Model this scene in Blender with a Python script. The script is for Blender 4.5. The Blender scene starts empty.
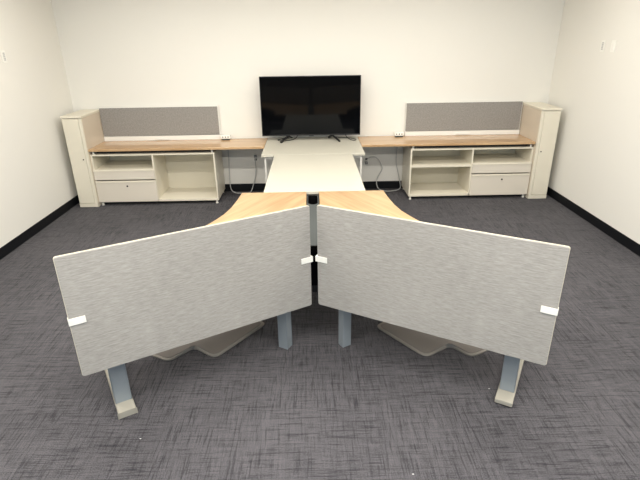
import bpy, bmesh, math, random
from mathutils import Vector, Matrix
random.seed(4)
S = bpy.context.scene
COL = S.collection
R = math.radians

# ------------------------------------------------------------------ camera, world, lights, exposure
CAM_P = Vector((0, -6.523, 1.998))
a, b, c = R(22.999), R(0.811), R(-0.831)
fwd = Vector((math.sin(b)*math.cos(a), math.cos(b)*math.cos(a), -math.sin(a)))
rt = fwd.cross(Vector((0, 0, 1))).normalized(); up = rt.cross(fwd)
r2 = rt*math.cos(c) + up*math.sin(c); u2 = up*math.cos(c) - rt*math.sin(c)
cd = bpy.data.cameras.new('camera'); cam = bpy.data.objects.new('camera', cd); COL.objects.link(cam)
M = Matrix((r2, u2, -fwd)).transposed().to_4x4(); M.translation = CAM_P
cam.matrix_world = M
cd.sensor_fit = 'HORIZONTAL'; cd.sensor_width = 36; cd.lens = 482.8/640*36; cd.clip_start = 0.05
S.camera = cam

w = bpy.data.worlds.new('world'); S.world = w; w.use_nodes = True
bg = w.node_tree.nodes['Background']; bg.inputs[0].default_value = (0.62, 0.8, 1.0, 1); bg.inputs[1].default_value = 0.30

def area(name, loc, sx, sy, power, col, rot=(0, 0, 0)):
    l = bpy.data.lights.new(name, 'AREA'); l.shape = 'RECTANGLE'; l.size = sx; l.size_y = sy
    l.energy = power; l.color = col
    o = bpy.data.objects.new(name, l); COL.objects.link(o); o.location = loc; o.rotation_euler = rot
    return o
WARM = (1.0, 0.955, 0.88)
for x in (-1.3, 1.3):
    for y, p in ((-1.6, 27), (-3.6, 58), (-5.75, 76)):
        area('ceiling_strip_light', (x, y, 2.83), 2.2, 0.22, p, WARM)
area('window_daylight', (0, -9.7, 1.75), 5.4, 1.7, 62, (0.60, 0.80, 1.0), (R(90), 0, 0))

S.view_settings.view_transform = 'Standard'; S.view_settings.look = 'None'
S.view_settings.gamma = 1.0; S.view_settings.exposure = 0.27
S.view_settings.use_curve_mapping = False

# ------------------------------------------------------------------ materials
def srgb(r, g, b):
    f = lambda v: (v/255/12.92) if v/255 <= 0.04045 else ((v/255+0.055)/1.055)**2.4
    return (f(r), f(g), f(b), 1)
MC = {}
def mat(name, col, rough=0.5, metal=0.0, spec=0.5, bump=None, var=None, coat=0):
    """plain material; var=(scale vector, amount) adds soft mottling; bump=(scale vec, strength, distance)"""
    if name in MC: return MC[name]
    m = bpy.data.materials.new(name); m.use_nodes = True; nt = m.node_tree
    p = nt.nodes['Principled BSDF']
    p.inputs['Base Color'].default_value = col; p.inputs['Roughness'].default_value = rough
    p.inputs['Metallic'].default_value = metal; p.inputs['Specular IOR Level'].default_value = spec
    p.inputs['Coat Weight'].default_value = coat
    def noise(sc, detail=3):
        tc = nt.nodes.new('ShaderNodeTexCoord'); mp = nt.nodes.new('ShaderNodeMapping')
        mp.inputs['Scale'].default_value = sc
        n = nt.nodes.new('ShaderNodeTexNoise'); n.inputs['Scale'].default_value = 1; n.inputs['Detail'].default_value = detail
        nt.links.new(tc.outputs['Object'], mp.inputs[0]); nt.links.new(mp.outputs[0], n.inputs[0]); return n
    if var:
        n = noise(var[0]); rp = nt.nodes.new('ShaderNodeValToRGB')
        k = var[1]; rp.color_ramp.elements[0].position = .3; rp.color_ramp.elements[1].position = .7
        rp.color_ramp.elements[0].color = tuple(v*(1-k) for v in col[:3])+(1,)
        rp.color_ramp.elements[1].color = tuple(min(1, v*(1+k)) for v in col[:3])+(1,)
        nt.links.new(n.outputs[0], rp.inputs[0]); nt.links.new(rp.outputs[0], p.inputs['Base Color'])
    if bump:
        n = noise(bump[0]); bp = nt.nodes.new('ShaderNodeBump')
        bp.inputs['Strength'].default_value = bump[1]; bp.inputs['Distance'].default_value = bump[2]
        nt.links.new(n.outputs[0], bp.inputs['Height']); nt.links.new(bp.outputs[0], p.inputs['Normal'])
    MC[name] = m; return m

def streak_mat(name, layers, dark, light, rough, lo=.35, hi=.65, bump=0.0, spec=0.5, rot=0.0):
    """sum of stretched noises -> two-colour ramp. layers: (scale vec, weight)"""
    m = bpy.data.materials.new(name); m.use_nodes = True; nt = m.node_tree; p = nt.nodes['Principled BSDF']
    tc = nt.nodes.new('ShaderNodeTexCoord'); r0 = nt.nodes.new('ShaderNodeMapping'); r0.inputs['Rotation'].default_value = (0, 0, rot)
    nt.links.new(tc.outputs['Object'], r0.inputs[0])
    acc = None
    for sc, wgt in layers:
        mp = nt.nodes.new('ShaderNodeMapping'); mp.inputs['Scale'].default_value = sc
        n = nt.nodes.new('ShaderNodeTexNoise'); n.inputs['Scale'].default_value = 1; n.inputs['Detail'].default_value = 2
        nt.links.new(r0.outputs[0], mp.inputs[0]); nt.links.new(mp.outputs[0], n.inputs[0])
        ml = nt.nodes.new('ShaderNodeMath'); ml.operation = 'MULTIPLY_ADD'; ml.inputs[1].default_value = wgt
        nt.links.new(n.outputs[0], ml.inputs[0])
        if acc: nt.links.new(acc, ml.inputs[2])
        else: ml.inputs[2].default_value = 0
        acc = ml.outputs[0]
    rp = nt.nodes.new('ShaderNodeValToRGB'); e = rp.color_ramp.elements
    e[0].position = lo; e[1].position = hi; e[0].color = dark; e[1].color = light
    nt.links.new(acc, rp.inputs[0]); nt.links.new(rp.outputs[0], p.inputs['Base Color'])
    p.inputs['Roughness'].default_value = rough; p.inputs['Specular IOR Level'].default_value = spec
    if bump:
        bp = nt.nodes.new('ShaderNodeBump'); bp.inputs['Strength'].default_value = bump; bp.inputs['Distance'].default_value = .003
        nt.links.new(acc, bp.inputs['Height']); nt.links.new(bp.outputs[0], p.inputs['Normal'])
    return m

def carpet_mat():
    m = bpy.data.materials.new('carpet'); m.use_nodes = True; nt = m.node_tree; p = nt.nodes['Principled BSDF']
    L = nt.links.new
    tc = nt.nodes.new('ShaderNodeTexCoord')
    def noise(sc, detail=2, rough=.5):
        mp = nt.nodes.new('ShaderNodeMapping'); mp.inputs['Scale'].default_value = sc
        n = nt.nodes.new('ShaderNodeTexNoise'); n.inputs['Scale'].default_value = 1; n.inputs['Detail'].default_value = detail
        n.inputs['Roughness'].default_value = rough
        L(tc.outputs['Object'], mp.inputs[0]); L(mp.outputs[0], n.inputs[0]); return n.outputs[0]
    def math_(op, a_, b_, c_=None):
        n = nt.nodes.new('ShaderNodeMath'); n.operation = op
        for i, v in enumerate((a_, b_, c_)):
            if v is None: continue
            if isinstance(v, (int, float)): n.inputs[i].default_value = v
            else: L(v, n.inputs[i])
        return n.outputs[0]
    def ramp(v, lo, hi):
        n = nt.nodes.new('ShaderNodeMapRange'); n.inputs[1].default_value = lo; n.inputs[2].default_value = hi
        L(v, n.inputs[0]); return n.outputs[0]
    gx = ramp(noise((150, 12, 1), 3), .32, .68)     # threads running along y
    gy = ramp(noise((12, 150, 1), 3), .32, .68)     # threads running along x
    dx = ramp(noise((85, 5, 1), 1), .53, .66)   # sparse darker lines
    dy = ramp(noise((5, 85, 1), 1), .53, .66)
    ck = nt.nodes.new('ShaderNodeTexChecker'); ck.inputs['Scale'].default_value = 1/0.6
    mpc = nt.nodes.new('ShaderNodeMapping'); mpc.inputs['Location'].default_value = (0.27, 0.11, 0.01)
    L(tc.outputs['Object'], mpc.inputs[0]); L(mpc.outputs[0], ck.inputs[0])
    f = math_('MULTIPLY_ADD', ck.outputs['Fac'], .22, .39)
    g = math_('SUBTRACT', 1, f)
    v = math_('ADD', math_('MULTIPLY', gx, f), math_('MULTIPLY', gy, g))
    d = math_('ADD', math_('MULTIPLY', dx, f), math_('MULTIPLY', dy, g))
    pile = noise((230, 230, 1), 2, .8)
    blot = noise((1.3, 1.3, 1), 2)
    lx = noise((34, 2.4, 1), 2); ly = noise((2.4, 34, 1), 2)
    v = math_('MULTIPLY_ADD', v, .5, .36)
    v = math_('ADD', v, math_('MULTIPLY_ADD', pile, 2.8, -1.4))
    v = math_('ADD', v, math_('MULTIPLY_ADD', blot, .5, -.25))
    v = math_('ADD', v, math_('MULTIPLY_ADD', math_('ADD', math_('MULTIPLY', lx, f), math_('MULTIPLY', ly, g)), 0.8, -.4))
    v = math_('SUBTRACT', v, math_('MULTIPLY', d, .55))
    rp = nt.nodes.new('ShaderNodeValToRGB'); e = rp.color_ramp.elements
    e[0].position = 0.0; e[1].position = 1.0
    e[0].color = srgb(42, 42, 46); e[1].color = srgb(97, 95, 99)
    L(v, rp.inputs[0]); L(rp.outputs[0], p.inputs['Base Color'])
    p.inputs['Roughness'].default_value = .95; p.inputs['Sheen Weight'].default_value = .04; p.inputs['Sheen Roughness'].default_value = .5; p.inputs['Specular IOR Level'].default_value = .15
    bp = nt.nodes.new('ShaderNodeBump'); bp.inputs['Strength'].default_value = .4; bp.inputs['Distance'].default_value = .004
    L(v, bp.inputs['Height']); L(bp.outputs[0], p.inputs['Normal'])
    return m

m_wall = mat('painted_wall', srgb(231, 229, 222), .85, spec=.2, bump=((60, 60, 60), .05, .002))
m_ceil = mat('ceiling_paint', srgb(230, 228, 222), .9)
m_rear = mat('rear_wall_paint', srgb(150, 135, 118), .9)
m_base = mat('black_rubber_skirting', srgb(12, 14, 18), .5, spec=.3)
m_carpet = carpet_mat()
m_cream = mat('cream_painted_metal', srgb(223, 217, 200), .38, var=((3, 3, 3), .015))
m_cream_in = mat('cream_cabinet_inside', srgb(216, 210, 192), .5)
m_side = mat('taupe_side_panel', srgb(208, 196, 178), .4)
m_drawer = mat('pale_grey_drawer_front', srgb(214, 207, 194), .42)
m_white = mat('white_laminate', srgb(197, 194, 181), .33, var=((5, 5, 5), .01))
m_whitemetal = mat('white_metal', srgb(236, 234, 228), .35)
m_plastic = mat('white_plastic', srgb(238, 237, 230), .35)
m_black = mat('black_plastic', srgb(18, 18, 20), .35)
m_blackmatte = mat('black_steel', srgb(22, 22, 24), .6)
m_panel = mat('tv_panel', srgb(5, 6, 8), .06, spec=.15)
m_grey = mat('grey_painted_steel', srgb(68, 72, 72), .7, spec=.2)
m_col = mat('silver_grey_column', srgb(142, 150, 156), .32, metal=.25)
m_foot = mat('putty_painted_foot', srgb(160, 156, 145), .45)
m_mat = mat('taupe_rubber_mat', srgb(108, 102, 97), .6, bump=((90, 90, 90), .15, .002))
m_matrim = mat('taupe_rubber_mat_rim', srgb(132, 127, 120), .55)
m_cable_grey = mat('grey_cable_sheath', srgb(120, 122, 126), .5)
m_cable_light = mat('light_grey_cable_sheath', srgb(190, 190, 188), .5)
m_slot = mat('dark_socket_slots', srgb(60, 58, 56), .6)
m_trim = mat('cream_edge_banding', srgb(205, 198, 180), .5)
m_trayshade = mat('black_tray_shade', srgb(7, 7, 8), .9, spec=.1)  # near-black colour stands in for the shadow between the desks
m_paper = mat('white_lint', srgb(190, 190, 190), .9)
m_fabric = streak_mat('heather_grey_fabric', [((16, 1, 150), .55), ((50, 1, 300), .3), ((3, 1, 3), .15)],
                      srgb(142, 139, 134), srgb(175, 172, 167), .9, .32, .68, .3, .15)
m_tack = streak_mat('dark_grey_fabric', [((220, 220, 220), .6), ((60, 60, 60), .4)],
                    srgb(132, 129, 125), srgb(156, 153, 149), .9, .38, .62, .15, .15)
def wood(name, dark, light, rot, rough=.3):
    return streak_mat(name, [((2.0, 26, 2), .6), ((6, 100, 6), .25), ((1.2, 9, 1), .15)], dark, light, rough, .36, .64, 0, .5, rot)
m_tan = wood('tan_oak_laminate', srgb(179, 145, 107), srgb(201, 169, 130), 0.0, .1)
m_oakL = wood('pale_oak_laminate', srgb(163, 131, 95), srgb(186, 158, 120), R(-60), .36)
m_oakR = wood('pale_oak_laminate_right', srgb(163, 131, 95), srgb(186, 158, 120), R(60), .36)

# ------------------------------------------------------------------ mesh helpers
def bx(bm, x0, x1, y0, y1, z0, z1, bev=0.0, seg=2, M=None):
    ret = bmesh.ops.create_cube(bm, size=1)
    vs = ret['verts']
    for v in vs:
        v.co = Vector(((x0+x1)/2+v.co.x*(x1-x0), (y0+y1)/2+v.co.y*(y1-y0), (z0+z1)/2+v.co.z*(z1-z0)))
    if M:
        for v in vs: v.co = M @ v.co
    if bev:
        es = list({e for v in vs for e in v.link_edges})
        bmesh.ops.bevel(bm, geom=es, offset=bev, segments=seg, affect='EDGES', profile=.5)
def prism(bm, pts, z0, z1, M=None, bev=0.0):
    lo = [bm.verts.new((x, y, z0)) for x, y in pts]; hi = [bm.verts.new((x, y, z1)) for x, y in pts]
    f1 = bm.faces.new(lo[::-1]); f2 = bm.faces.new(hi); n = len(pts)
    for i in range(n): bm.faces.new((lo[i], lo[(i+1) % n], hi[(i+1) % n], hi[i]))
    if bev:
        es = list(f1.edges)+list(f2.edges)
        r = bmesh.ops.bevel(bm, geom=es, offset=bev, segments=2, affect='EDGES', profile=.5)
    if M:
        for v in bm.verts: v.co = M @ v.co
def rrect(x0, x1, y0, y1, r, n=6):
    out = []
    for cx, cy, a0 in ((x1-r, y0+r, -90), (x1-r, y1-r, 0), (x0+r, y1-r, 90), (x0+r, y0+r, 180)):
        for k in range(n+1):
            t = R(a0+90*k/n); out.append((cx+r*math.cos(t), cy+r*math.sin(t)))
    return out
def smooth_corners(pts, rad, n=6):
    """round every corner of a polygon; rad may be a list"""
    out = []; N = len(pts)
    for i in range(N):
        P = Vector(pts[i]); A = Vector(pts[i-1]); B = Vector(pts[(i+1) % N]); r = rad[i] if isinstance(rad, (list, tuple)) else rad
        if r <= 0: out.append(tuple(P)); continue
        da = (A-P).normalized(); db = (B-P).normalized()
        p0 = P+da*r; p2 = P+db*r
        for k in range(n+1):
            t = k/n; q = p0*(1-t)**2+P*2*t*(1-t)+p2*t*t; out.append((q.x, q.y))
    return out
def cyl(bm, p0, p1, r, n=14, r1=None):
    p0 = Vector(p0); p1 = Vector(p1); d = (p1-p0)
    q = d.to_track_quat('Z', 'Y').to_matrix().to_4x4(); q.translation = (p0+p1)/2
    bmesh.ops.create_cone(bm, cap_ends=True, segments=n, radius1=r, radius2=r if r1 is None else r1, depth=d.length, matrix=q)
def tube(bm, pts, r, n=8, sub=6):
    P = [Vector(p) for p in pts]; C = []
    for i in range(len(P)-1):
        p0 = P[max(i-1, 0)]; p1 = P[i]; p2 = P[i+1]; p3 = P[min(i+2, len(P)-1)]
        for k in range(sub):
            t = k/sub
            C.append(.5*((2*p1)+(-p0+p2)*t+(2*p0-5*p1+4*p2-p3)*t*t+(-p0+3*p1-3*p2+p3)*t**3))
    C.append(P[-1]); rings = []; nrm = None
    for i, c_ in enumerate(C):
        t = (C[min(i+1, len(C)-1)]-C[max(i-1, 0)]).normalized()
        if nrm is None: nrm = t.orthogonal().normalized()
        else: nrm = (nrm-t*nrm.dot(t)).normalized()
        bn = t.cross(nrm)
        rings.append([bm.verts.new(c_+(nrm*math.cos(2*math.pi*k/n)+bn*math.sin(2*math.pi*k/n))*r) for k in range(n)])
    for i in range(len(rings)-1):
        for k in range(n):
            bm.faces.new((rings[i][k], rings[i][(k+1) % n], rings[i+1][(k+1) % n], rings[i+1][k]))
    bm.faces.new(rings[0][::-1]); bm.faces.new(rings[-1])
def NB(): return bmesh.new()
def obj(name, bm, m, parent=None, smooth=False, loc=None):
    bmesh.ops.recalc_face_normals(bm, faces=bm.faces[:])
    me = bpy.data.meshes.new(name)
    if loc is not None:
        for v in bm.verts: v.co -= Vector(loc)
    bm.to_mesh(me); bm.free(); me.materials.append(m)
    if smooth:
        for f in me.polygons: f.use_smooth = True
    o = bpy.data.objects.new(name, me); COL.objects.link(o)
    if loc is not None: o.location = loc
    if parent: o.parent = parent
    return o
def box(name, dims, m, parent=None, bev=0.002, M=None):
    bm = NB(); bx(bm, *dims, bev=bev, M=M); return obj(name, bm, m, parent)
def tag(o, label, cat, group=None):
    o['label'] = label; o['category'] = cat
    if group: o['group'] = group
    return o
def thing(name, label, cat, loc=(0, 0, 0), rotz=0, group=None):
    o = bpy.data.objects.new(name, None); COL.objects.link(o); o.location = loc; o.rotation_euler = (0, 0, rotz)
    o.empty_display_size = .1
    return tag(o, label, cat, group)
def struct(name, bm, m):
    o = obj(name, bm, m); o['kind'] = 'structure'; return o

# ------------------------------------------------------------------ room
XL, XR, YB, YF, H = -3.097, 3.131, 0.0, -9.9, 2.85
def sbox(name, m, *d):
    bm = NB(); bx(bm, *d); return struct(name, bm, m)
sbox('floor', m_carpet, XL-.1, XR+.1, YF-.1, YB+.1, -.1, 0)
sbox('ceiling', m_ceil, XL-.1, XR+.1, YF-.1, YB+.1, H, H+.1)
sbox('wall_back', m_wall, XL-.1, XR+.1, YB, YB+.1, 0, H)
sbox('wall_left', m_wall, XL-.1, XL, YF, YB, 0, H)
sbox('wall_right', m_wall, XR, XR+.1, YF, YB, 0, H)
sbox('wall_front', m_rear, XL, XR, YF-.1, YF, 0, H)
BH = .106
def base(name, *d):
    bm = NB(); bx(bm, *d, bev=.003); return struct(name, bm, m_base)
base('baseboard_back', XL, XR, YB-.009, YB, 0, BH)
base('baseboard_left', XL, XL+.009, YF, YB-.01, 0, BH)
base('baseboard_right', XR-.009, XR, YF, YB-.01, 0, BH)

# ------------------------------------------------------------------ tall storage towers at both ends
def tower(x0, x1, inner, label):
    cx = (x0+x1)/2; yb = -.012; yf = -.568; h = 1.147
    t = thing('storage_tower', label, 'cabinet', (cx, (yb+yf)/2, 0), 0, None)
    T = Vector((-cx, -(yb+yf)/2, 0)); MM = Matrix.Translation(T)
    bm = NB()
    th = .02
    bx(bm, x0, x0+th, yf, yb, .0, h-.028, .0015, M=MM); bx(bm, x1-th, x1, yf, yb, .0, h-.028, .0015, M=MM)
    bx(bm, x0+th, x1-th, yb-.015, yb, .03, h-.028, M=MM)
    bx(bm, x0+th, x1-th, yf+.03, yb-.015, .03, .06, M=MM)
    obj('body', bm, m_cream, t)
    if inner > 0: box('side_panel', (x1-.001, x1+.0015, yf+.004, yb, .03, h-.03), m_side, t, 0, MM)
    else: box('side_panel', (x0-.0015, x0+.001, yf+.004, yb, .03, h-.03), m_side, t, 0, MM)
    box('top_cap', (x0-.004, x1+.004, yf-.03, yb, h-.027, h), m_cream, t, .005, MM)
    # door sits between a narrow inner stile and the outer edge
    if inner > 0: dx0, dx1, sx0, sx1 = x0+.002, x1-.036, x1-.033, x1
    else: dx0, dx1, sx0, sx1 = x0+.036, x1-.002, x0, x0+.033
    box('stile', (sx0, sx1, yf-.022, yf, .03, h-.032), m_cream, t, .002, MM)
    d = box('door', (dx0, dx1, yf-.024, yf-.001, .055, h-.034), m_cream, t, .003, MM)
    box('base_rail', (x0, x1, yf-.026, yf+.01, .004, .05), m_cream, t, .003, MM)
    bm = NB(); lx = (dx1-.028) if inner > 0 else (dx0+.028)
    cyl(bm, MM @ Vector((lx, yf-.0235, .62)), MM @ Vector((lx, yf-.029, .62)), .008)
    obj('lock', bm, m_blackmatte, d)
    return t
tower(-2.987, -2.757, 1, 'tall narrow cream metal storage tower in the left corner of the room')
tower(2.797, 3.03, -1, 'tall narrow cream metal storage tower in the right corner of the room')

# ------------------------------------------------------------------ low credenzas
ZT = .737
def credenza(x0, x1, xm, drawers_left, label):
    yf, yb = -.535, -.02; zb, zt = .045, .667; cx = (x0+x1)/2; cy = (yf+yb)/2
    t = thing('low_credenza', label, 'cabinet', (cx, cy, 0))
    MM = Matrix.Translation((-cx, -cy, 0)); th = .019
    if drawers_left: a0, a1, o0, o1 = x0, xm, xm, x1
    else: a0, a1, o0, o1 = xm, x1, x0, xm
    bm = NB()
    bx(bm, x0, x0+th, yf, yb, zb, zt, .0015, M=MM); bx(bm, x1-th, x1, yf, yb, zb, zt, .0015, M=MM)
    bx(bm, x0+th, x1-th, yf, yb, zt-.02, zt, .0015, M=MM)
    bx(bm, xm-th/2, xm+th/2, yf, yb, zb, zt-.02, .0015, M=MM)
    obj('carcass', bm, m_cream, t)
    box('back_panel', (x0+th, x1-th, yb-.012, yb-.001, zb, zt-.02), m_cream_in, t, 0, MM)
    box('bottom_panel', (x0+th, x1-th, yf, yb-.012, zb, zb+.03), m_cream, t, .0015, MM)
    # drawer stack: open slot on top, shallow drawer, deep drawer
    box('slot_shelf', (a0+.02, a1-.01, yf+.003, yb-.012, .458, .474), m_cream, t, .0015, MM)
    for z0, z1, lk in ((.345, .476, False), (.052, .330, True)):
        d = box('drawer', (a0+.004, a1+.004 if drawers_left else a1-.004, yf-.02, yf-.001, z0, z1), m_drawer, t, .003, MM)
        if not drawers_left: pass
        box('finger_lip', (a0+.006, a1-.006, yf-.026, yf-.0205, z1-.022, z1-.004), m_cream, d, .002, MM)
        if lk:
            bm = NB(); lx = (a0+a1)/2+.02
            cyl(bm, MM @ Vector((lx, yf-.0195, .262)), MM @ Vector((lx, yf-.026, .262)), .011)
            obj('lock', bm, m_blackmatte, d)
    if not drawers_left:
        box('shelf', (o0+th, o1-th/2, yf+.004, yb-.012, .428, .456), m_cream, t, .0015, MM)
    box('gap_shade_strip', (x0+.06, x1-.06, yf+.06, yf+.09, zt+.0005, ZT-.0295), m_blackmatte, t, 0, MM)  # added black strip, stands in for the shade in the gap under the worktop
    for fx in (x0+.03, x1-.03):
        for fy in (yf+.03, yb-.04):
            bm = NB(); cyl(bm, MM @ Vector((fx, fy, 0)), MM @ Vector((fx, fy, zb)), .013)
            cyl(bm, MM @ Vector((fx, fy, 0)), MM @ Vector((fx, fy, .008)), .018)
            obj('glide', bm, m_plastic, t)
            bm = NB(); cyl(bm, MM @ Vector((fx, fy, zt)), MM @ Vector((fx, fy, ZT-.029)), .012)
            obj('spacer', bm, m_plastic, t)
    return t
credenza(-2.755, -1.219, -1.995, True, 'low cream credenza left of the television, two drawers and a tall empty bay')
credenza(1.243, 2.792, 2.03, False, 'low cream credenza right of the television, two empty shelves and two drawers')

# worktops over the credenzas
def worktop(x0, x1, label):
    bm = NB(); cx = (x0+x1)/2
    bx(bm, x0, x1, -.56, -.012, ZT-.029, ZT, .003)
    o = obj('worktop', bm, m_tan, None, loc=(cx, -.28, ZT-.029)); tag(o, label, 'worktop')
    return o
worktop(-2.758, -.588, 'long tan wood worktop over the credenza to the left of the television')
worktop(.615, 2.793, 'long tan wood worktop over the credenza to the right of the television')

# tackboards standing on the worktops against the wall
def tackboard(x0, x1, label):
    cx = (x0+x1)/2; t = thing('tackboard', label, 'tackboard', (cx, -.03, ZT))
    z1 = 1.162-ZT
    box('bottom_rail', (x0-cx, x1-cx, -.022, .015, .0005, .058), m_whitemetal, t, .003)
    bm = NB(); w_ = (x1-x0)/2
    bx(bm, -w_, w_, -.004, .013, .058, z1+.008, .001)
    obj('frame', bm, m_whitemetal, t)
    box('fabric_panel', (-w_+.006, w_-.012, -.018, -.004, .062, z1), m_tack, t, .004)
    bm = NB(); bx(bm, -.09, .09, -.033, -.022, .012, .026, .002); obj('pen_ledge', bm, m_whitemetal, t)
    return t
tackboard(-2.752, -1.21, 'grey fabric tackboard with white rail on the worktop left of the television')
tackboard(1.248, 2.787, 'grey fabric tackboard with white rail on the worktop right of the television')

# ------------------------------------------------------------------ white tables
def table(x0, x1, y0, y1, legs, label, name='white_table'):
    cx, cy = (x0+x1)/2, (y0+y1)/2
    t = thing(name, label, 'table', (cx, cy, 0)); MM = Matrix.Translation((-cx, -cy, 0))
    box('tabletop', (x0, x1, y0, y1, ZT-.028, ZT), m_white, t, .003, MM)
    bm = NB()
    xs = sorted({l[0] for l in legs}); ys = sorted({l[1] for l in legs})
    for y in ys: bx(bm, xs[0]+.016, xs[-1]-.016, y-.012, y+.012, ZT-.06, ZT-.0285, M=MM)
    for x in xs: bx(bm, x-.012, x+.012, ys[0]+.016, ys[-1]-.016, ZT-.06, ZT-.0285, M=MM)
    obj('apron_frame', bm, m_whitemetal, t)
    for lx, ly in legs:
        bm = NB(); bx(bm, lx-.011, lx+.011, ly-.011, ly+.011, .008, ZT-.0285, .003, M=MM)
        l = obj('leg', bm, m_whitemetal, t)
        bm = NB(); cyl(bm, MM @ Vector((lx, ly, 0)), MM @ Vector((lx, ly, .008)), .018)
        obj('glide', bm, m_blackmatte, l)
    return t
table(-.584, .611, -1.018, -.012, [(-.545, -.96), (.572, -.96), (-.545, -.1), (.572, -.1)],
      'wide white table against the back wall with the television standing on it')
table(-.431, .464, -2.455, -1.021, [(-.37, -2.38), (.40, -2.38), (-.37, -1.1), (.40, -1.1)],
      'narrower white table between the wooden corner desks and the television table')

# ------------------------------------------------------------------ corner desks (120 degree worktops)
def mirror(pts, V, d):
    """reflect points about the line through V with direction d"""
    out = []
    for x, y in pts:
        p = Vector((x, y))-V; q = d*(2*p.dot(d))-p; out.append(tuple(V+q))
    return out
def desk(s, label, oak):
    V = Vector((-.055, -3.715)); bd = Vector((-.866, .5))
    side = [(-.055, -2.462), (-.620, -2.462), (-.623, -2.56), (-.632, -2.67), (-.652, -2.85), (-.684, -3.0), (-.722, -3.11), (-.770, -3.225)]
    mid = tuple(V+bd*.857)
    pts = [tuple(V)] + side + [mid] + mirror(side, V, bd)[::-1]
    C = Vector((-.60, -3.40))
    t = thing('corner_desk', label, 'desk', (s*C.x, C.y, 0))
    L = lambda x, y: (s*(x-C.x), y-C.y)
    P = [L(*p) for p in pts]
    bm = NB(); prism(bm, P, ZT-.028, ZT, bev=.003); obj('desktop', bm, oak, t)
    sd = Vector((-.866, -.5)); nd = Vector((-.5, .866))          # along the screen, inwards from it
    def frame(ox, oy, dx):                                        # local frame, first axis dx
        d = Vector(dx).normalized(); ex = Vector((s*d.x, d.y, 0)); ey = Vector((0, 0, 1)).cross(ex)
        m = Matrix((ex, ey, Vector((0, 0, 1)))).transposed().to_4x4()
        lx, ly = L(ox, oy); m.translation = (lx, ly, 0); return m
    def leg(ox, oy, dx, length, near):
        """column with its foot; dx = foot direction away from the near end at (ox,oy)"""
        m = frame(ox, oy, dx)
        bm = NB(); bx(bm, near, near+.06, -.042, .042, .038, ZT-.09, .004, M=m)
        l = obj('leg', bm, m_col, t)
        bm = NB(); bx(bm, near+.006, near+.054, -.034, .034, ZT-.09, ZT-.0285, M=m); obj('upper_tube', bm, m_grey, l)
        bm = NB(); bx(bm, 0, length, -.049, .049, .008, .038, .005, M=m)
        obj('foot', bm, m_foot, l)
        for q in (.03, length-.03):
            bm = NB(); cyl(bm, m @ Vector((q, 0, 0)), m @ Vector((q, 0, .0085)), .022); obj('glide', bm, m_blackmatte, l)
    # outer leg: near end below the screen
    leg(-1.082 if s > 0 else -1.078, -4.348 if s > 0 else -4.34, nd, .64, .096)
    # far leg under the back end of the desktop
    leg(-.10, -2.60, (-1, 0), .5, .20)
    # corner leg, standing on its own plate, turned to the bisector of the desk
    m = frame(-.196 if s > 0 else -.187, -3.745, (-.866, .5))
    bm = NB(); bx(bm, 0, .068, -.058 if s > 0 else 0, 0 if s > 0 else .058, .004, ZT-.0285, .003, M=m)
    l = obj('leg', bm, m_col, t)
    # steel crossbeams under the top
    bm = NB()
    def beam(p0, p1):
        a_ = Vector(L(*p0)+(0,)); b_ = Vector(L(*p1)+(0,)); d = (b_-a_).normalized(); ey = Vector((0, 0, 1)).cross(d)
        mm = Matrix((d, ey, Vector((0, 0, 1)))).transposed().to_4x4(); mm.translation = a_
        bx(bm, 0, (b_-a_).length, -.02, .02, ZT-.07, ZT-.0286, M=mm)
    beam((-.24, -3.64), (-1.10, -4.12)); beam((-.21, -3.60), (-.3, -2.62))
    obj('crossbeam', bm, m_grey, t)
    return t
desk(1, 'pale oak corner desk on the left, behind the left grey screen', m_oakL)
desk(-1, 'pale oak corner desk on the right, behind the right grey screen', m_oakR)

# privacy screens in front of the desks
def screen(A, B, label):
    A = Vector(A); B = Vector(B); Ln = (B-A).length; ex = (B-A).normalized(); ex3 = Vector((ex.x, ex.y, 0))
    # local: x along screen, y away from the viewer, z up
    t = thing('privacy_screen', label, 'privacy screen', (A.x, A.y, .353), math.atan2(ex.y, ex.x))
    zh = .695
    F = Matrix(((1, 0, 0, 0), (0, 0, 1, 0), (0, 1, 0, 0), (0, 0, 0, 1)))   # prism xy -> xz
    sy = 1 if ex.x > 0 else -1      # y away from the viewer
    def slab(x0, x1, z0, z1, r, y0, y1, name, m, par, bev=0.0):
        bm = NB(); prism(bm, rrect(x0, x1, z0, z1, r), min(sy*y0, sy*y1), max(sy*y0, sy*y1), F, bev); return obj(name, bm, m, par)
    slab(0, Ln, 0, zh, .012, .007, .013, 'core', m_trim, t, .001)
    slab(.003, Ln-.003, .003, zh-.003, .010, 0, .007, 'front_fabric', m_fabric, t, .001)
    slab(.003, Ln-.003, .003, zh-.003, .010, .013, .020, 'rear_fabric', m_fabric, t, .001)
    for x0, x1 in ((-.010, .072), (Ln-.078, Ln+.003)):
        bm = NB(); z0, z1 = .318, .355
        def q(xa, xb, ya, yb): bx(bm, xa, xb, min(sy*ya, sy*yb), max(sy*ya, sy*yb), z0, z1, .001)
        q(x0, x1, -.007, -.0005)
        if x0 < 0: q(x0, -.0005, -.0005, .0205)
        else: q(Ln+.0005, x1, -.0005, .0205)
        q(x0, x1, .0205, .0245)
        obj('clip', bm, m_plastic, t)
    return t
screen((-.019, -3.748), (-1.233, -4.436), 'large heather grey fabric privacy screen with white clips, on the left desk')
screen((.020, -3.740), (1.227, -4.438), 'large heather grey fabric privacy screen with white clips, on the right desk')

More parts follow.
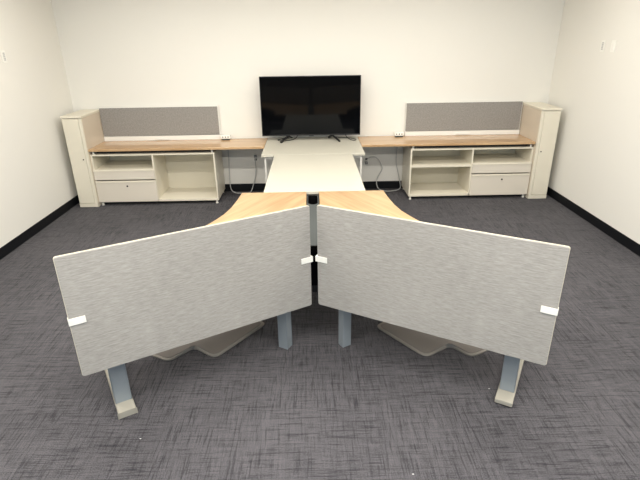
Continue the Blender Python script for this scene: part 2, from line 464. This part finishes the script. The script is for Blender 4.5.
# grey cable channel cover bridging the gap between the two corner desks
t = thing('cable_channel', 'grey steel cable channel running between the two corner desks', 'cable channel', (0, -3.1, 0))
bm = NB()
cy = -2.645+3.1
arc = [(.040*math.cos(R(k)), cy-.07+.045*math.sin(R(k))) for k in range(180, 361, 15)]
pts = [(-.040, -2.51+3.1)] + arc + [(.040, -2.51+3.1), (.048, -2.51+3.1), (.048, -3.60+3.1), (-.047, -3.60+3.1), (-.047, -2.51+3.1)]
prism(bm, pts, ZT-.022, ZT-.018); obj('cover', bm, m_grey, t)
bm = NB(); bx(bm, -.048, -.045, -.5, .585, .42, ZT-.0225); bx(bm, .045, .048, -.5, .585, .42, ZT-.0225)
bx(bm, -.045, .045, -.5, .585, .42, .425); bx(bm, -.045, .045, .58, .585, .425, ZT-.0225); bx(bm, -.045, .045, -.5, -.495, .425, ZT-.0225); obj('shade_tray', bm, m_trayshade, t)  # cable tray made deep, capped and black to imitate shadow in the gap
for yy in (.18, .50):
    bm = NB(); bx(bm, -.02, .02, yy-.02, yy+.02, 0, .42, .002); obj('post', bm, m_blackmatte, t)

# floor mats under the desks
def floor_mat(s, label):
    if s > 0: pts = [(-.365, -3.415), (-.68, -3.835), (-.846, -3.705), (-.980, -3.858), (-1.42, -3.62), (-.95, -3.07)]
    else: pts = [(.44, -3.485), (.735, -3.88), (.927, -3.752), (1.035, -3.885), (1.47, -3.66), (1.0, -3.12)]
    C = Vector((sum(p[0] for p in pts)/6, sum(p[1] for p in pts)/6)); pl = [(x-C.x, y-C.y) for x, y in pts]
    t = thing('floor_mat', label, 'floor mat', (C.x, C.y, 0))
    bm = NB(); prism(bm, smooth_corners(pl, [.05, .06, .03, .05, .05, .05]), .001, .012, bev=.004); obj('rim', bm, m_matrim, t, True)
    inner = []
    n = len(pl)
    for i in range(n):      # offset polygon inwards
        P = Vector(pl[i]); A = Vector(pl[i-1]); B = Vector(pl[(i+1) % n])
        e1 = (P-A).normalized(); e2 = (B-P).normalized(); sg = -1 if s > 0 else 1
        n1 = Vector((-e1.y, e1.x)); n2 = Vector((-e2.y, e2.x)); bi = (n1+n2).normalized()
        k = .02/max(.3, bi.dot(n1)); q = P+bi*k*ori(pl); inner.append(tuple(q))
    bm = NB(); prism(bm, smooth_corners(inner, [.04, .05, .03, .04, .04, .04]), .012, .015, bev=.001); obj('pad', bm, m_mat, t)
def ori(pl):
    A = sum(pl[i][0]*pl[(i+1) % len(pl)][1]-pl[(i+1) % len(pl)][0]*pl[i][1] for i in range(len(pl)))
    return 1 if A > 0 else -1
floor_mat(1, 'taupe rubber floor mat with a notched edge under the left desk')
floor_mat(-1, 'taupe rubber floor mat with a notched edge under the right desk')

# ------------------------------------------------------------------ television
t = thing('television', 'large black flat screen television on two splayed feet, switched off', 'television', (-.0045, -.215, ZT))
z0, z1 = .063, .797
bm = NB(); bx(bm, -.634, .634, 0, .03, z0, z1, .004); bx(bm, -.42, .42, .03, .07, z0+.02, z1-.28, .012)
obj('housing', bm, m_black, t)
box('display', (-.626, .626, -.006, -.001, z0+.016, z1-.008), m_panel, t, .001)
bm = NB()
bx(bm, -.634, .634, -.008, -.0005, z0, z0+.015, .001); bx(bm, -.634, .634, -.008, -.0005, z1-.0075, z1, .001)
bx(bm, -.634, -.6265, -.008, -.0005, z0+.015, z1-.0075, .001); bx(bm, .6265, .634, -.008, -.0005, z0+.015, z1-.0075, .001)
obj('bezel', bm, m_black, t)
box('logo_tab', (-.03, .03, -.009, .0, z0-.006, z0+.001), m_black, t, .001)
for sx in (-1, 1):
    bm = NB(); xa = sx*.285 - .012
    for tip in ((xa+sx*.09, -.16), (xa-sx*.04, .12)):
        A = Vector((xa, .01, .060)); B = Vector((tip[0], tip[1], .0125)); d = (B-A).normalized(); e = Vector((0, 0, 1)).cross(d).normalized(); u = d.cross(e)
        mm = Matrix((d, e, u)).transposed().to_4x4(); mm.translation = A
        bx(bm, -.005, (B-A).length, -.012, .012, -.007, .007, .003, M=mm)
    bx(bm, xa-.014, xa+.014, .0, .025, .05, .072, .003)
    obj('stand_foot', bm, m_black, t)
def cable(name, pts, r, m, label, cat='cable'):
    bm = NB(); c0 = Vector(pts[0]); tube(bm, pts, r)
    o = obj(name, bm, m, None, True, loc=c0); return tag(o, label, cat)
zz = ZT+.009
cable('power_cable', [(.42, -.15, ZT+.09), (.46, -.17, ZT+.03), (.50, -.25, zz), (.55, -.31, zz), (.575, -.25, zz), (.50, -.15, zz), (.40, -.12, zz), (.3, -.05, zz)], .0045, m_black,
      'black cable looping on the white table under the right end of the television')
cable('power_cable', [(-.17, -.13, ZT+.09), (-.20, -.17, ZT+.03), (-.27, -.23, zz), (-.36, -.24, zz), (-.44, -.22, zz), (-.40, -.14, zz), (-.30, -.08, zz)], .0045, m_black,
      'black cable curled on the white table under the left end of the television')

# ------------------------------------------------------------------ desk power boxes, sockets, switches
def powerbox(x, label):
    t = thing('power_box', label, 'power outlet box', (x, -.09, ZT))
    bm = NB(); bx(bm, -.062, .062, -.03, .03, .018, .062, .005); obj('housing', bm, m_plastic, t)
    bm = NB(); bx(bm, -.05, .05, -.025, .025, .0005, .018, .002); obj('clamp', bm, m_grey, t)
    for k in (-.035, .0, .035):
        bm = NB(); bx(bm, k-.007, k+.007, -.0315, -.03, .034, .048); obj('socket', bm, m_slot, t)
    return t
powerbox(-1.135, 'small white outlet box on the left worktop beside the tackboard end')
powerbox(1.16, 'small white outlet box on the right worktop beside the tackboard end')

def plate(name, label, cat, loc, rotz, kind):
    t = thing(name, label, cat, loc, rotz)
    box('cover_plate', (-.037, .037, -.007, -.0005, -.058, .058), m_plastic, t, .002)
    if kind == 'outlet':
        for dz in (-.024, .024): box('socket', (-.016, .016, -.0095, -.0065, dz-.014, dz+.014), m_slot, t, .001)
    elif kind == 'switch':
        box('rocker', (-.017, .017, -.011, -.0065, -.034, .034), m_whitemetal, t, .002)
    elif kind == 'keypad':
        for dz in (-.032, -.016, 0, .016, .032): box('button', (-.016, .016, -.0095, -.0065, dz-.006, dz+.006), m_cable_light, t, .001)
plate('wall_outlet', 'white wall outlet under the left worktop beside the television table', 'outlet', (-.77, 0, .47), 0, 'outlet')
plate('wall_outlet', 'white wall outlet under the right worktop with a grey plug in it', 'outlet', (.745, 0, .40), 0, 'outlet')
plate('wall_switch', 'white button keypad on the right wall, nearer the room corner', 'switch', (XR, -1.03, 1.85), R(-90), 'keypad')
plate('wall_switch', 'white plain switch on the right wall, farther from the room corner', 'switch', (XR, -1.22, 1.85), R(-90), 'switch')
plate('wall_switch', 'white switch on the left wall high beside the photo edge', 'switch', (XL, -1.245, 1.84), R(90), 'keypad')

# plugs and cables below the worktops
def plug(x, z, label):
    bm = NB(); bx(bm, x-.018, x+.018, -.05, -.0105, z-.016, z+.016, .005)
    o = obj('power_plug', bm, m_cable_grey, None, loc=(x, -.03, z)); tag(o, label, 'plug')
plug(-.77, .494, 'dark grey plug in the wall outlet left of the television table')
plug(.745, .376, 'dark grey plug in the wall outlet right of the television table')
cable('power_cable', [(-1.13, -.02, ZT-.036), (-1.13, -.02, .64), (-1.135, -.03, .4), (-1.14, -.04, .2), (-1.13, -.06, .05), (-1.06, -.10, .006), (-.93, -.12, .006), (-.86, -.09, .012), (-.82, -.05, .10), (-.78, -.04, .25), (-.77, -.06, .42), (-.77, -.053, .494)], .006, m_cable_light,
      'light grey cable looping from the left worktop down to the floor beside the left credenza')
cable('power_cable', [(1.165, -.02, ZT-.036), (1.16, -.02, .64), (1.15, -.03, .4), (1.18, -.04, .25), (1.215, -.05, .10), (1.21, -.09, .02), (1.11, -.14, .006), (1.0, -.15, .006), (.91, -.10, .03), (.89, -.05, .14), (.955, -.04, .27), (.96, -.04, .32), (.90, -.05, .43), (.83, -.06, .47), (.76, -.06, .44), (.745, -.053, .376)], .006, m_cable_light,
      'light grey cable looping from the right worktop down to the floor beside the right credenza')
def lint(x, y, label):
    bm = NB(); bmesh.ops.create_icosphere(bm, subdivisions=1, radius=.004)
    for v in bm.verts: v.co = Vector((v.co.x*1.6, v.co.y*.8, v.co.z*.5+.003))
    o = obj('lint_scrap', bm, m_paper, None); o.location = (x, y, 0); tag(o, label, 'lint')
lint(1.049, -4.192, 'tiny scrap of white lint on the carpet near the right desk foot')
lint(0.466, -4.795, 'tiny scrap of white lint on open carpet at the bottom edge of the photo')
lint(-0.958, -4.521, 'tiny scrap of white lint on the carpet just in front of the left desk foot')
